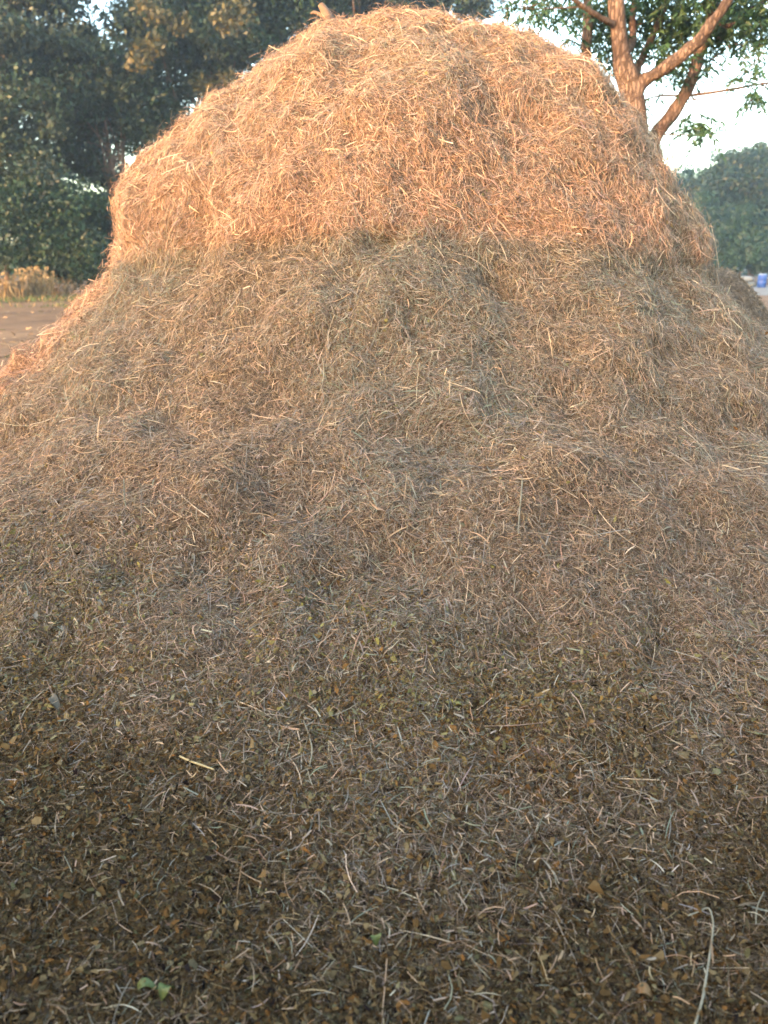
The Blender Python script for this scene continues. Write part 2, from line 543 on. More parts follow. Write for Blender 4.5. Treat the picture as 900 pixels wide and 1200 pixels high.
lit = mesh_np('leaf_litter', np.concatenate([v1, v2]), np.concatenate([f1, f2 + len(v1)]), M_LITTER, None, np.concatenate([t1, np.repeat(col.clip(.02, .6), 12, axis=0)]))
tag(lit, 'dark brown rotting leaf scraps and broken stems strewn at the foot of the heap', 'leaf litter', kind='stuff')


def on_heap(px, py):
    """heap surface point seen at a photo pixel: nearest grid vertex to the ray"""
    d = unit(FWD + UPV * ((600 - py) / FPX) + np.array([(px - 450) / FPX, 0, 0]))
    r = GV - CAM
    t = r @ d
    e = np.linalg.norm(r - t[:, None] * d, axis=1)
    e = np.where((GNV @ -d > 0) & (t > 0), e, 99)
    k = np.argsort(e)[:4]
    tt = (t[k] / np.maximum(e[k], 1e-4)).sum() / (1 / np.maximum(e[k], 1e-4)).sum()
    return CAM + d * tt, unit(GNV[k].mean(0))


def stalk(name, pix, radii, label, cat, lift=.024, mat=M_STALK, twigs=()):
    pts = []
    for px, py in pix:
        q, nn = on_heap(px, py)
        pts.append(q + nn * lift)
    if len(pts) > 6:
        for _ in range(2):
            pts = [pts[0]] + [(pts[i - 1] + 2 * pts[i] + pts[i + 1]) / 4 if i not in (2, 3) else pts[i] for i in range(1, len(pts) - 1)] + [pts[-1]]
    ts = [tube(pts, radii, 7, .15, 5)]
    for (i, dpx, dpy) in twigs:
        q, nn = on_heap(pix[i][0] + dpx, pix[i][1] + dpy)
        ts.append(tube([pts[i], (pts[i] + q) / 2 + nn * .012, q + nn * (lift + .012)], [radii[i] * .7, radii[i] * .6, radii[i] * .4], 6))
    o = tubes_mesh(name, ts, mat)
    tag(o, label, cat)
    return o


stalk('bent_stalk', [(804, 1083), (816, 1077), (828, 1074), (833, 1090), (834, 1105), (830, 1125), (826, 1145), (822, 1165), (823, 1180), (816, 1192), (811, 1212)],
      [.0018, .002, .0022, .0024, .0026, .0026, .0027, .003, .0032, .0028, .0024],
      'long pale bent stalk lying hooked on the dark litter', 'dry stalk', lift=.03, twigs=((4, 6, -4),))
stalk('straw_piece', [(213, 892), (225, 898), (238, 903), (252, 908)], [.003, .0034, .0032, .0026],
      'single bright yellow straw lying alone on the dark litter', 'straw', mat=mat_noise('bright straw', [(.3, (.36, .26, .12)), (.7, (.48, .36, .18))], 60, .5))
stalk('dry_stem', [(356, 850), (362, 868), (367, 885), (364, 905)], [.002, .0024, .0022, .0018],
      'thin tan upright stem poking out above the middle of the litter', 'dry stem')
stalk('dry_stem', [(893, 1053), (886, 1068), (884, 1080), (884, 1092)], [.0016, .0018, .002, .0018],
      'short curved pale stem right of the hooked stalk', 'dry stem')
stalk('dry_stem', [(612, 570), (610, 590), (607, 612), (605, 632)], [.0036, .0034, .003, .0026],
      'long straight pale stem hanging on the shaded face of the heap', 'dry stem', lift=.03)
# the stub of stalk standing on the left shoulder of the crest
p0, _n = on_heap(389, 30)
top = p0 + np.array([-.07, 0, .115])
tag(tubes_mesh('stalk_stub', [tube([p0 - np.array([0, 0, .06]), p0 + np.array([-.03, 0, .05]), top], [.036, .031, .019], 7, .3, 2),
                             tube([p0 + np.array([-.03, 0, .04]), p0 + np.array([-.1, .02, .075]), p0 + np.array([-.13, .02, .07])], [.014, .011, .005], 6)], mat_noise('brown stalk', [(.3, (.12, .078, .05)), (.7, (.19, .125, .08))], 30, .8, .004, 80)),
    'short thick tan stub sticking up from the crest of the heap', 'stalk stub')


def leaf_obj(name, px, py, size, width, rot, mat, label, cat, fold=.5, lift=.02):
    c, nn = on_heap(px, py)
    d = unit(np.array([math.cos(rot), math.sin(rot), 0]) - nn * (nn @ np.array([math.cos(rot), math.sin(rot), 0])))
    b = np.cross(nn, d)
    s = np.linspace(0, 1, 13)
    half = width * np.sin(PI * np.clip(s, .03, .985)) ** .8 * (1.15 - .5 * s) * .6
    V, F = [], []
    for lay in (0, 1):
        for i, si in enumerate(s):
            for j in (-1, -.5, 0, .5, 1):
                h = abs(j) * half[i] * fold + .012 * math.sin(si * 5 + j) - .03 * (si - .5) ** 2 + lift - lay * .0006
                V.append(c + d * (si - .5) * size + b * j * half[i] * (1 - .12 * fold) + nn * h)
    for lay in (0, 1):
        o = lay * 65
        for i in range(12):
            for j in range(4):
                q = (o + i * 5 + j, o + i * 5 + j + 1, o + (i + 1) * 5 + j + 1, o + (i + 1) * 5 + j)
                F.append(q if lay == 0 else q[::-1])
    ob = mesh_np(name, np.array(V), np.array(F), mat, smooth=True)
    tag(ob, label, cat)
    return ob


M_GREEN = mat_noise('wilted green leaf', [(.3, (.075, .09, .024)), (.7, (.13, .145, .042))], 40, .5, .001, 90)
M_RUST = mat_noise('rusty dead leaf', [(.3, (.16, .075, .025)), (.7, (.27, .14, .05))], 40, .7, .001, 90)
M_GREYLEAF = mat_noise('grey dead leaf', [(.3, (.1, .075, .048)), (.7, (.17, .13, .085))], 40, .7, .001, 90)
leaf_obj('fallen_leaf', 176, 1164, .058, .026, math.radians(-6), M_GREEN, 'wilted yellow-green leaf folded on the dark litter', 'leaf', .7)
leaf_obj('fallen_leaf', 197, 1166, .04, .034, math.radians(50), M_GREEN, 'small broad yellow-green leaf tip beside the longer folded leaf', 'leaf', .5)
leaf_obj('fallen_leaf', 440, 1105, .03, .026, math.radians(80), M_GREEN, 'tiny round green leaf alone near the middle of the litter', 'leaf', .4)
leaf_obj('fallen_leaf', 757, 1171, .05, .03, math.radians(-35), M_RUST, 'rust-orange dead leaf lying left of the hooked stalk', 'leaf', .4)
leaf_obj('fallen_leaf', 66, 828, .085, .028, math.radians(-55), M_GREYLEAF, 'large grey-brown dead leaf resting high on the litter', 'leaf', .5)

# ------------------------------------------------------------------ dark mound behind the right flank
mc = np.array([3.2, 8.4, 0])
mu, mt = 46, 110
gr = []
for i in range(mu):
    a = i / (mu - 1)
    for j in range(mt):
        th = 2 * PI * j / mt
        R = 1.42 * (1 - a)
        gr.append((mc[0] + R * math.cos(th), mc[1] + R * .9 * math.sin(th), 1.66 * (math.cos(PI * (1 - a)) * .5 + .5) ** .85 - .04))
gr = np.array(gr)
gr[:, 2] += (.1 * vnoise(gr, 1.4, 61) + .05 * vnoise(gr, 3.5, 62)) * sstep(-.03, .3, gr[:, 2])
ii, jj = np.arange(mu - 1)[:, None], np.arange(mt)[None]
mf = np.stack([ii * mt + jj, ii * mt + (jj + 1) % mt, (ii + 1) * mt + (jj + 1) % mt, (ii + 1) * mt + jj], -1).reshape(-1, 4)
M_MOUND = mat_noise('rotted chaff', [(.3, (.09, .066, .046)), (.7, (.19, .14, .1))], 20, .95, .02, 50)
mound = mesh_np('residue_mound', gr, mf, M_MOUND, smooth=True)
tag(mound, 'low dark mound of chaff behind the right flank of the big straw heap', 'chaff mound')
mq = gr[mf]; ma = np.linalg.norm(np.cross(mq[:, 1] - mq[:, 0], mq[:, 3] - mq[:, 0]), axis=1)
mn = unit(np.cross(mq[:, 1] - mq[:, 0], mq[:, 3] - mq[:, 0]) + 1e-9)
n = 36000
k = RNG.choice(len(mf), n, p=ma / ma.sum())
a, b = RNG.random((2, n, 1))
p = mq[k, 0] * (1 - a) * (1 - b) + mq[k, 1] * a * (1 - b) + mq[k, 2] * a * b + mq[k, 3] * (1 - a) * b
T, N = frame_on(p, mn[k], 1.0)
T = unit(T + N * RNG.normal(0, .25, n)[:, None]); B = unit(np.cross(N, T)); N = np.cross(T, B)
col = np.array([(.27, .2, .14), (.18, .135, .09), (.36, .27, .19), (.12, .09, .06)])[RNG.choice(4, n)] * RNG.normal(1, .15, (n, 1))
v, f = ribbons(p, T, B, N, RNG.uniform(.03, .13, n), RNG.uniform(.004, .009, n), RNG.normal(0, .1, n), RNG.normal(0, .1, n), RNG.normal(0, .7, n), k=3)
tag(mesh_np('loose_straw', v, f, M_STRAW, mound, np.repeat(col.clip(.02, .5), 6, axis=0)), kind='stuff')

# ------------------------------------------------------------------ ground
gx = np.sign(np.linspace(-1, 1, 181)) * np.abs(np.linspace(-1, 1, 181)) ** 2.4 * 420
gy = np.sign(np.linspace(-1, 1, 181)) * np.abs(np.linspace(-1, 1, 181)) ** 2.4 * 420 + 8
XX, YY = np.meshgrid(gx, gy, indexing='ij')
pp = np.stack([XX, YY, 0 * XX], -1).reshape(-1, 3)
far = np.linalg.norm(pp[:, :2] - np.array([0, 6]), axis=1)
pp[:, 2] = (.05 * vnoise(pp, .35, 71) + .03 * vnoise(pp, 1.1, 72)) * sstep(5, 9, far) * (1 - sstep(32, 42, far)) - .01
ni = 181
a_, b_ = np.arange(ni - 1)[:, None], np.arange(ni - 1)[None]
gf = np.stack([a_ * ni + b_, (a_ + 1) * ni + b_, (a_ + 1) * ni + b_ + 1, a_ * ni + b_ + 1], -1).reshape(-1, 4)
m, nt, bs = mat_base('bare reddish soil')
n1 = noise_node(nt, .18, 8, .65); n2 = noise_node(nt, 1.6, 8, .7); n3 = noise_node(nt, 9, 6, .7)
r1 = ramp(nt, [(.32, (.10, .06, .033)), (.5, (.165, .096, .05)), (.68, (.24, .142, .072))])
r2 = ramp(nt, [(.3, (.6, .58, .55)), (.5, (1, 1, 1)), (.72, (1.2, 1.17, 1.1))])
mx = nt.nodes.new('ShaderNodeMix'); mx.data_type = 'RGBA'; mx.blend_type = 'MULTIPLY'; mx.inputs['Factor'].default_value = .9
nt.links.new(n1.outputs['Fac'], r1.inputs['Fac']); nt.links.new(n2.outputs['Fac'], r2.inputs['Fac'])
nt.links.new(r1.outputs['Color'], mx.inputs['A']); nt.links.new(r2.outputs['Color'], mx.inputs['B'])
nt.links.new(mx.outputs['Result'], bs.inputs['Base Color'])
bs.inputs['Roughness'].default_value = .95; bs.inputs['Specular IOR Level'].default_value = .15
bp = nt.nodes.new('ShaderNodeBump'); bp.inputs['Distance'].default_value = .05; bp.inputs['Strength'].default_value = 1
nt.links.new(n3.outputs['Fac'], bp.inputs['Height']); nt.links.new(bp.outputs['Normal'], bs.inputs['Normal'])
tag(mesh_np('ground', pp, gf, m, smooth=True), kind='structure')

# grey compacted track crossing behind on the right
M_TRACK = mat_noise('grey compacted track', [(.3, (.13, .12, .105)), (.7, (.21, .19, .165))], 1.2, .95, .02, 10)
tv, tf = [], []
for i in range(41):
    x = 6 + i * 2.2
    for j in range(9):
        yy = 47 + j * 2.6 + .8 * math.sin(x * .21 + j)
        tv.append((x, yy, .004))
for i in range(40):
    for j in range(8):
        tf.append((i * 9 + j, (i + 1) * 9 + j, (i + 1) * 9 + j + 1, i * 9 + j + 1))
tag(mesh_np('path', np.array(tv), np.array(tf), M_TRACK), kind='structure')

# ------------------------------------------------------------------ leaves and trees
GREENS = {
    'olive': np.array([(.06, .078, .036), (.048, .066, .034), (.085, .09, .042), (.036, .052, .03), (.11, .1, .05)]),
    'dark': np.array([(.03, .055, .025), (.04, .07, .03), (.022, .042, .022), (.055, .08, .03)]),
    'dusty': np.array([(.09, .085, .05), (.07, .07, .045), (.055, .06, .04), (.12, .1, .055)]),
    'neem': np.array([(.05, .085, .035), (.07, .11, .045), (.04, .065, .03), (.1, .125, .05)]),
    'yellow': np.array([(.15, .135, .05), (.12, .115, .045), (.08, .085, .035)]),
}


for k_ in GREENS:
    GREENS[k_] = GREENS[k_] * (np.array([.50, .76, .78]) if k_ != 'yellow' else .62)


def leaf_cloud(cent, rad, per, size, aspect, pal, droop=.25, squash=.75):
    """leaf-sized faces gathered round clump centres"""
    n = len(cent) * per
    c = np.repeat(cent, per, axis=0); r = np.repeat(rad, per)
    d = unit(RNG.normal(0, 1, (n, 3))) * (RNG.random((n, 1)) ** .45)
    d[:, 2] *= squash
    P = c + d * r[:, None]
    N = unit(RNG.normal(0, 1, (n, 3)) + np.array([0, 0, .5]))
    T = unit(np.cross(N, RNG.normal(0, 1, (n, 3)))); T[:, 2] -= droop; T = unit(T)
    B = unit(np.cross(N, T)); N = np.cross(T, B)
    L = size * RNG.uniform(.6, 1.4, n); W = L * aspect
    a = np.array([(-.5, 0, 0), (-.05, .5, .12), (.5, 0, -.1), (-.05, -.5, .12)])
    v = P[:, None] + T[:, None] * (a[None, :, :1] * L[:, None, None]) + B[:, None] * (a[None, :, 1:2] * W[:, None, None]) + N[:, None] * (a[None, :, 2:] * W[:, None, None])
    f = np.arange(n * 4).reshape(-1, 4)
    ctone = np.repeat(RNG.choice(len(pal), len(cent)), per)
    own = RNG.choice(len(pal), n)
    col = pal[np.where(RNG.random(n) < .6, ctone, own)] * RNG.normal(1, .15, (n, 1)).clip(.5, 1.5)
    return v.reshape(-1, 3), f, np.repeat(col.clip(.008, .5), 4, axis=0)


def crown_clumps(lobes, n, cr):
    cs, rs = [], []
    lobes = np.asarray(lobes, float)
    vol = lobes[:, 3] * lobes[:, 4] * lobes[:, 5]
    for k in RNG.choice(len(lobes), n, p=vol / vol.sum()):
        x, y, z, a, b, c = lobes[k]
        d = unit(RNG.normal(0, 1, 3)) * RNG.random() ** .4
        cs.append((x + d[0] * a, y + d[1] * b, max(z + d[2] * c, .3))); rs.append(cr * RNG.uniform(.55, 1.35))
    return np.array(cs), np.array(rs)


def tree(name, base, stems, lobes, nclump, cr, per, leaf, aspect, pal, label, cat='tree', group=None, bark=None, limbs=9, extra=None, tr=.2):
    root = empty(name, tuple(base)); tag(root, label, cat, group)
    base = np.array(base)
    cs, rs = crown_clumps(lobes, nclump, cr)
    ts = []
    for sx, sy, h in stems:
        topp = base + np.array([sx, sy, h])
        mid = base + np.array([sx * .35 + RNG.normal(0, .15), sy * .3, h * .5])
        ts.append(tube([base - np.array([0, 0, .2]), base + np.array([sx * .1, sy * .1, h * .15]), mid, topp], [tr * 1.35, tr, tr * .75, tr * .35], 8, .2, 4))
        for k in RNG.choice(len(cs), limbs):
            f = RNG.uniform(.35, .9)
            s0 = base + (mid - base) * min(f * 2, 1) if f < .5 else mid + (topp - mid) * (f * 2 - 1)
            e = cs[k]
            mm = (s0 + e) / 2 + np.array([0, 0, .12 * np.linalg.norm(e - s0)])
            ts.append(tube([s0, mm, e], [tr * .4, tr * .25, tr * .08], 6))
    tubes_mesh('trunk', ts, bark or M_BARK_DARK, root)
    v, f, t = leaf_cloud(cs, rs, per, leaf, aspect, pal)
    if extra is not None:
        v2, f2, t2 = extra
        f = np.concatenate([f, f2 + len(v)]); v = np.concatenate([v, v2]); t = np.concatenate([t, t2])
    mesh_np('crown', v, f, M_LEAF, root, t)
    return root


def lobe(px, py, y, rx, rz, ry=None):
    c = at(px, py, y); s = y * 1.0 / FPX
    return (c[0], c[1], c[2], rx * s, (ry or rx) * s, rz * s)


def gpt(px, y):
    c = at(px, 330, y); return (c[0], c[1], 0.0)


# left stand, fifty metres off
GRP = 'trees standing behind the left side of the heap'
tree('tall_tree', gpt(10, 47), [(-.4, .5, 9)],
     [lobe(5, 70, 47, 75, 90), lobe(-40, 150, 47, 60, 70), lobe(25, 180, 46, 55, 60), lobe(14, -8, 48, 66, 56), lobe(-60, 20, 48, 60, 80)],
     188, 1.35, 361, 0.259, .5, np.concatenate([GREENS['olive'], GREENS['dusty']]), 'bushy olive tree at the far left edge, foliage hanging low', 'tree', GRP)
tree('tall_tree', gpt(136, 50), [(.1, .5, 8.5), (1.2, 0, 9)],
     [lobe(108, 92, 50, 60, 42), lobe(150, 125, 51, 55, 45), lobe(70, 110, 50, 45, 60), lobe(168, 15, 50, 40, 50), lobe(90, 190, 51, 40, 35)],
     162, 1.3, 342, 0.259, .5, np.concatenate([GREENS['olive'], GREENS['dark'], GREENS['dusty']]), 'tall tree left of the heap with a slim reddish trunk under its crown', 'tree', GRP, bark=M_BARK, tr=.17)
ycs = np.array([at(168, 60, 46.5), at(162, 72, 46.5), at(180, 52, 46.5), at(212, 28, 47), at(268, 30, 47), at(262, 18, 47), at(285, 12, 47), at(170, 8, 47), at(185, 20, 46.5), at(238, 100, 49), at(268, 92, 49)])
ye = leaf_cloud(ycs, np.full(len(ycs), .75), 90, .32, .5, GREENS['yellow'])
tree('tall_tree', gpt(236, 53), [(-1.2, 0, 9.5), (2.2, .3, 10)],
     [lobe(230, 30, 53, 70, 55), lobe(300, 10, 53, 70, 50), lobe(215, 95, 54, 60, 45), lobe(280, 60, 54, 60, 45), lobe(180, 140, 55, 45, 40), lobe(250, -50, 53, 110, 60)],
     217, 1.35, 361, 0.259, .5, np.concatenate([GREENS['dusty'], GREENS['dark'], GREENS['olive']]), 'dull tree with yellow leaf clumps above the left shoulder of the heap', 'tree', GRP, extra=ye)
tree('tall_tree', gpt(430, 56), [(-.5, 0, 10)],
     [lobe(400, 0, 56, 90, 50), lobe(480, -10, 56, 80, 45), lobe(540, -8, 56, 42, 26), lobe(562, 0, 56, 24, 15), lobe(500, 0, 56, 40, 22), lobe(370, 50, 57, 60, 50), lobe(450, -60, 56, 120, 60)],
     188, 1.4, 323, 0.274, .5, np.concatenate([GREENS['dusty'], GREENS['dark'], GREENS['olive']]), 'dark tree whose crown rises straight behind the crest of the heap', 'tree', GRP)
tree('dark_shrub', gpt(60, 46), [(0, 0, 2.5)],
     [lobe(50, 255, 46, 45, 42), lobe(85, 235, 46, 35, 40), lobe(15, 240, 45.5, 40, 45), lobe(70, 290, 45.5, 40, 28), lobe(30, 302, 46, 40, 22), lobe(95, 305, 47, 36, 20)],
     130, 1.0, 323, 0.213, .55, np.concatenate([GREENS['dark'], GREENS['dark'], GREENS['olive']]), 'dense dark green shrub filling the space under the left trees', 'shrub', tr=.1)
tree('dark_shrub', gpt(118, 50), [(0, 0, 2.5)],
     [lobe(105, 300, 49, 36, 24), lobe(112, 280, 50, 34, 34), lobe(135, 255, 51, 32, 45), lobe(165, 250, 52, 40, 50)],
     116, 1.0, 304, 0.213, .55, GREENS['dark'] * .8, 'deep green shrub tucked against the left edge of the heap', 'shrub', tr=.1)
tree('dark_shrub', gpt(-60, 50), [(0, 0, 2.5)],
     [lobe(-60, 260, 50, 60, 55), lobe(-120, 240, 50, 60, 70), lobe(-30, 300, 50, 40, 24)],
     101, 1.1, 285, 0.228, .55, np.concatenate([GREENS['dark'], GREENS['olive']]), 'green shrub outside the left edge under the trees', 'shrub', tr=.1)

# right hand trees, beyond the track
tree('leafy_tree', gpt(880, 80), [(0, 0, 8), (-2, .5, 7)],
     [lobe(860, 215, 80, 42, 30), lobe(900, 205, 80, 36, 34), lobe(828, 215, 81, 18, 20), lobe(850, 196, 80, 14, 14), lobe(895, 176, 80, 14, 14), lobe(872, 186, 80, 9, 12), lobe(838, 200, 80, 8, 12), lobe(905, 168, 80, 8, 12), lobe(940, 200, 80, 40, 44), lobe(900, 260, 81, 50, 40), lobe(845, 265, 82, 36, 30)],
     275, 1.25, 342, 0.320, .5, np.concatenate([GREENS['olive'], GREENS['neem'], GREENS['dark']]) * .72, 'broad leafy tree on the right whose top stands against bright sky', 'tree')
tree('leafy_tree', gpt(812, 95), [(0, 0, 7)],
     [lobe(806, 225, 95, 18, 26), lobe(780, 240, 95, 30, 30), lobe(815, 270, 95, 26, 30)],
     87, 1.3, 285, 0.381, .5, GREENS['neem'], 'smaller far tree peeping past the right shoulder of the heap', 'tree')
tree('dark_shrub', gpt(865, 74), [(0, 0, 2.5)],
     [lobe(835, 262, 75, 20, 30), lobe(862, 275, 74, 30, 28), lobe(895, 280, 74, 34, 28), lobe(845, 290, 74, 22, 22), lobe(930, 275, 74, 40, 36), lobe(875, 300, 73.5, 40, 16)],
     188, 1.0, 361, 0.274, .55, GREENS['dark'], 'big dark rounded bush behind the blue barrel', 'bush', tr=.1)
# far wood that closes the view
n = 70
cs = np.array([(x + RNG.normal(0, 2), 118 + RNG.normal(0, 5), abs(RNG.normal(0, 1)) * 2.4 + .8) for x in np.linspace(-120, 130, 260)])
v, f, t = leaf_cloud(cs, RNG.uniform(1.8, 3.2, len(cs)), 60, .9, .55, np.concatenate([GREENS['dark'], GREENS['olive']]))
tag(mesh_np('treeline', v, f, M_LEAF, None, t), 'far low wood along the horizon behind everything', 'wood', kind='stuff')

# ---- the multi-stemmed tree right behind the heap
Y0 = 11.0
nb = at(748, 459, Y0); nb[2] = 0
neem = empty('feathery_tree', tuple(nb))
tag(neem, 'many-stemmed tree with tan limbs and drooping feathery leaves behind the crest', 'tree')
A = lambda *q: [at(*x) for x in q]
tr_main = A((750, 470, Y0), (748, 330, Y0), (746, 200, Y0), (742, 118, Y0), (729, 70, Y0), (723, 20, Y0), (718, -60, Y0), (705, -170, 11.2), (690, -260, 11.4))
stems = [tube(tr_main, [.2, .16, .145, .13, .108, .1, .088, .06, .03], 12, .22, 8)]
stems_l = [
    (A((742, 122, Y0), (752, 98, 10.95), (776, 82, 10.8), (812, 54, 10.6), (835, 26, 10.5), (858, -8, 10.4), (884, -75, 10.3), (905, -150, 10.3)), [.088, .08, .075, .072, .064, .056, .042, .02]),
    (A((752, 330, Y0), (756, 220, 11.05), (768, 162, 11.2), (792, 128, 11.3), (809, 96, 11.3), (823, 52, 11.35), (834, 10, 11.4), (842, -60, 11.5), (850, -150, 11.5)), [.1, .095, .088, .082, .076, .07, .062, .045, .02]),
    (A((746, 240, Y0), (712, 160, 11.3), (692, 105, 11.6), (687, 60, 11.7), (689, 10, 11.8), (682, -60, 11.9), (660, -140, 12)), [.085, .075, .068, .064, .058, .045, .02]),
    (A((742, 118, Y0), (746, 86, 11.4), (758, 56, 11.6), (778, 10, 11.8), (796, -50, 12)), [.06, .05, .045, .04, .02]),
    (A((728, 68, Y0), (741, 50, 11.5), (742, 10, 11.8), (752, -60, 12.1)), [.05, .045, .04, .02]),
    (A((809, 112, 11.3), (850, 106, 11.1), (900, 97, 10.9), (965, 88, 10.8)), [.018, .016, .013, .008]),
    (A((800, 113, 11.3), (775, 112, 11.2), (752, 118, 11.0)), [.014, .012, .008]),
    (A((724, 30, Y0), (708, 23, 10.8), (684, 8, 10.6), (655, -12, 10.4), (610, -30, 10.2)), [.04, .03, .026, .022, .012]),
    (A((835, 26, 11.4), (856, 30, 11.2), (880, 10, 11), (920, -10, 10.8)), [.03, .026, .02, .01]),
    (A((823, 52, 11.35), (842, 46, 11.5), (868, 22, 11.7), (905, 12, 12)), [.03, .024, .02, .01]),
]
for pth, rd in stems_l:
    stems.append(tube(pth, rd, 9, .2, 9))
tw = [((684, 8, 10.6), (640, 10, 10.4), (588, 10, 10.2)), ((655, -12, 10.4), (620, 8, 10.3), (580, -4, 10.2)), ((640, 10, 10.4), (618, 22, 10.4)), ((610, 9, 10.3), (600, 20, 10.3)),
      ((768, 158, 11.2), (800, 158, 11.1), (826, 160, 11), (842, 166, 11)), ((810, 112, 11.3), (818, 130, 11.2), (816, 142, 11.1)), ((812, 115, 11.3), (838, 128, 11.1), (850, 128, 11)),
      ((850, 106, 11.1), (862, 92, 11), (880, 78, 10.9), (896, 60, 10.8)), ((834, 70, 11.3), (860, 52, 11.2), (884, 60, 11.1), (905, 66, 11)), ((775, 112, 11.2), (784, 98, 11.1), (790, 90, 11)),
      ((688, 75, 11.7), (672, 50, 11.7), (664, 44, 11.7)), ((712, 160, 11.3), (722, 120, 11.3), (712, 88, 11.4)), ((742, 30, 11.7), (770, 25, 11.9), (800, 26, 12)), ((900, 97, 10.9), (890, 112, 10.8), (878, 118, 10.8))]
for q in tw:
    pth = A(*q)
    stems.append(tube(pth, np.linspace(.011, .004, len(pth)), 5))
tubes_mesh('trunk', stems, M_BARK, neem)

clumps = [(880, 15, 11, 34, 80), (846, 36, 11.3, 22, 34), (805, 25, 11.7, 28, 70), (740, 10, 12.3, 40, 80), (700, 10, 12, 30, 40), (720, 50, 12.2, 24, 30), (655, 6, 11.2, 26, 16), (620, -4, 10.8, 30, 18), (780, 30, 12.3, 40, 60), (860, 10, 12, 40, 50), (762, 18, 11.9, 26, 34), (775, 58, 11.6, 22, 30), (706, 38, 11.8, 18, 20), (714, 84, 11.5, 12, 12),
          (792, 82, 11.2, 18, 18), (818, 72, 11.4, 16, 16), (892, 56, 11, 20, 14), (876, 80, 10.9, 16, 12), (880, 113, 10.8, 15, 14), (815, 141, 11.1, 14, 20), (830, 152, 11, 12, 10),
          (762, 118, 11.1, 9, 5), (672, 4, 10.8, 14, 8), (640, 6, 10.4, 14, 6), (604, 4, 10.3, 18, 7), (790, -10, 11.5, 40, 60), (850, -30, 11, 50, 70), (720, -40, 11.5, 50, 60),
          (780, -70, 11.5, 70, 90), (900, -40, 10.8, 50, 60), (652, -40, 11, 35, 25), (700, -140, 11.5, 70, 90), (830, -130, 11.3, 80, 100), (668, 50, 11.7, 9, 6), (734, 45, 11.9, 16, 18), (830, 8, 11.6, 30, 40), (890, 30, 11.5, 22, 24), (690, 20, 12.2, 20, 20)]
base_p, ndir = [], []
for px, py, yy, rp, cnt in clumps:
    c = at(px, py, yy); s = yy / FPX
    d = unit(RNG.normal(0, 1, (cnt, 3))) * RNG.random((cnt, 1)) ** .5
    base_p.append(c + d * np.array([rp * s, rp * s * 1.6, rp * s * .85]))
base_p = np.concatenate(base_p)
ns = len(base_p)
az = RNG.uniform(0, 2 * PI, ns)
sd = unit(np.stack([np.cos(az), np.sin(az), RNG.normal(-.25, .35, ns)], 1))
K = 13
sl = RNG.uniform(.2, .36, ns)
s_ = np.linspace(.08, 1, K)
ax = base_p[:, None] + sd[:, None] * (sl[:, None] * s_[None])[:, :, None]
ax[:, :, 2] -= (sl[:, None] * .45 * s_[None] ** 2)
side = unit(np.cross(sd, np.array([0, 0, 1.0]) + 0 * sd))
sgn = np.where(np.arange(K) % 2 == 0, 1.0, -1.0)
ld = unit(side[:, None] * sgn[None, :, None] * .8 + sd[:, None] * .45 + np.array([0, 0, -.6]) + RNG.normal(0, .25, (ns, K, 3)))
P = ax.reshape(-1, 3); T = ld.reshape(-1, 3); n = len(P)
B = unit(np.cross(T, RNG.normal(0, 1, (n, 3)) + np.array([0, 0, .6]))); N = np.cross(T, B)
L = RNG.uniform(.06, .11, n); W = L * RNG.uniform(.24, .34, n)
a = np.array([(0, 0, 0), (.35, .5, .1), (.7, .36, 0), (1, 0, -.15), (.7, -.36, 0), (.35, -.5, .1)])
v = P[:, None] + T[:, None] * (a[None, :, :1] * L[:, None, None]) + B[:, None] * (a[None, :, 1:2] * W[:, None, None]) + N[:, None] * (a[None, :, 2:] * W[:, None, None])
f = ((np.arange(n) * 6)[:, None, None] + np.array([(0, 1, 2, 3), (0, 3, 4, 5)])[None]).reshape(-1, 4)
col = np.repeat(GREENS['neem'][RNG.choice(4, ns)], K, axis=0) * RNG.normal(1, .14, (n, 1)).clip(.6, 1.4)
v1 = v.reshape(-1, 3); t1 = np.repeat(col, 6, axis=0)
v2, f2 = ribbons(base_p + sd * (sl * .5)[:, None] - np.array([0, 0, .1]) * sl[:, None], sd, side, unit(np.cross(sd, side)), sl, np.full(ns, .005), np.zeros(ns), np.zeros(ns), np.zeros(ns), k=4)
mesh_np('crown', np.concatenate([v1, v2]), np.concatenate([f, f2 + len(v1)]), M_LEAF, neem, np.concatenate([t1, np.tile(np.array([[.1, .1, .05]]), (len(v2), 1))]))

# ------------------------------------------------------------------ dry grass and green tufts by the left trees
def grass(name, px, y, h, spread, count, pal, label, cat, group=None, heads=False):
    b = np.array(gpt(px, y)); b[2] = .02
    n = count
    P0 = b + np.stack([RNG.normal(0, spread, n), RNG.normal(0, spread, n), np.zeros(n)], 1)
    hh = h * RNG.uniform(.5, 1.1, n)
    lean = np.stack([RNG.normal(0, .28, n), RNG.normal(0, .28, n), np.ones(n)], 1)
    T = unit(lean); B = unit(np.cross(T, RNG.normal(0, 1, (n, 3)))); N = np.cross(T, B)
    v, f = ribbons(P0 + T * (hh / 2)[:, None], T, B, N, hh, RNG.uniform(.03, .06, n), RNG.normal(0, .16, n), RNG.normal(0, .16, n), RNG.uniform(0, PI, n), k=4, taper=.3)
    col = np.repeat(pal[RNG.choice(len(pal), n)] * RNG.normal(1, .15, (n, 1)), 8, axis=0)
    if heads:
        hn = n // 3
        hp = P0[:hn] + T[:hn] * hh[:hn, None]
        v2, f2, t2 = leaf_cloud(hp, np.full(hn, .16), 7, .16, .5, pal[:2])
        f = np.concatenate([f, f2 + len(v)]); v = np.concatenate([v, v2]); col = np.concatenate([col, t2])
    o = mesh_np(name, v, f, M_STRAW, None, col.clip(.02, .6))
    tag(o, label, cat, group)


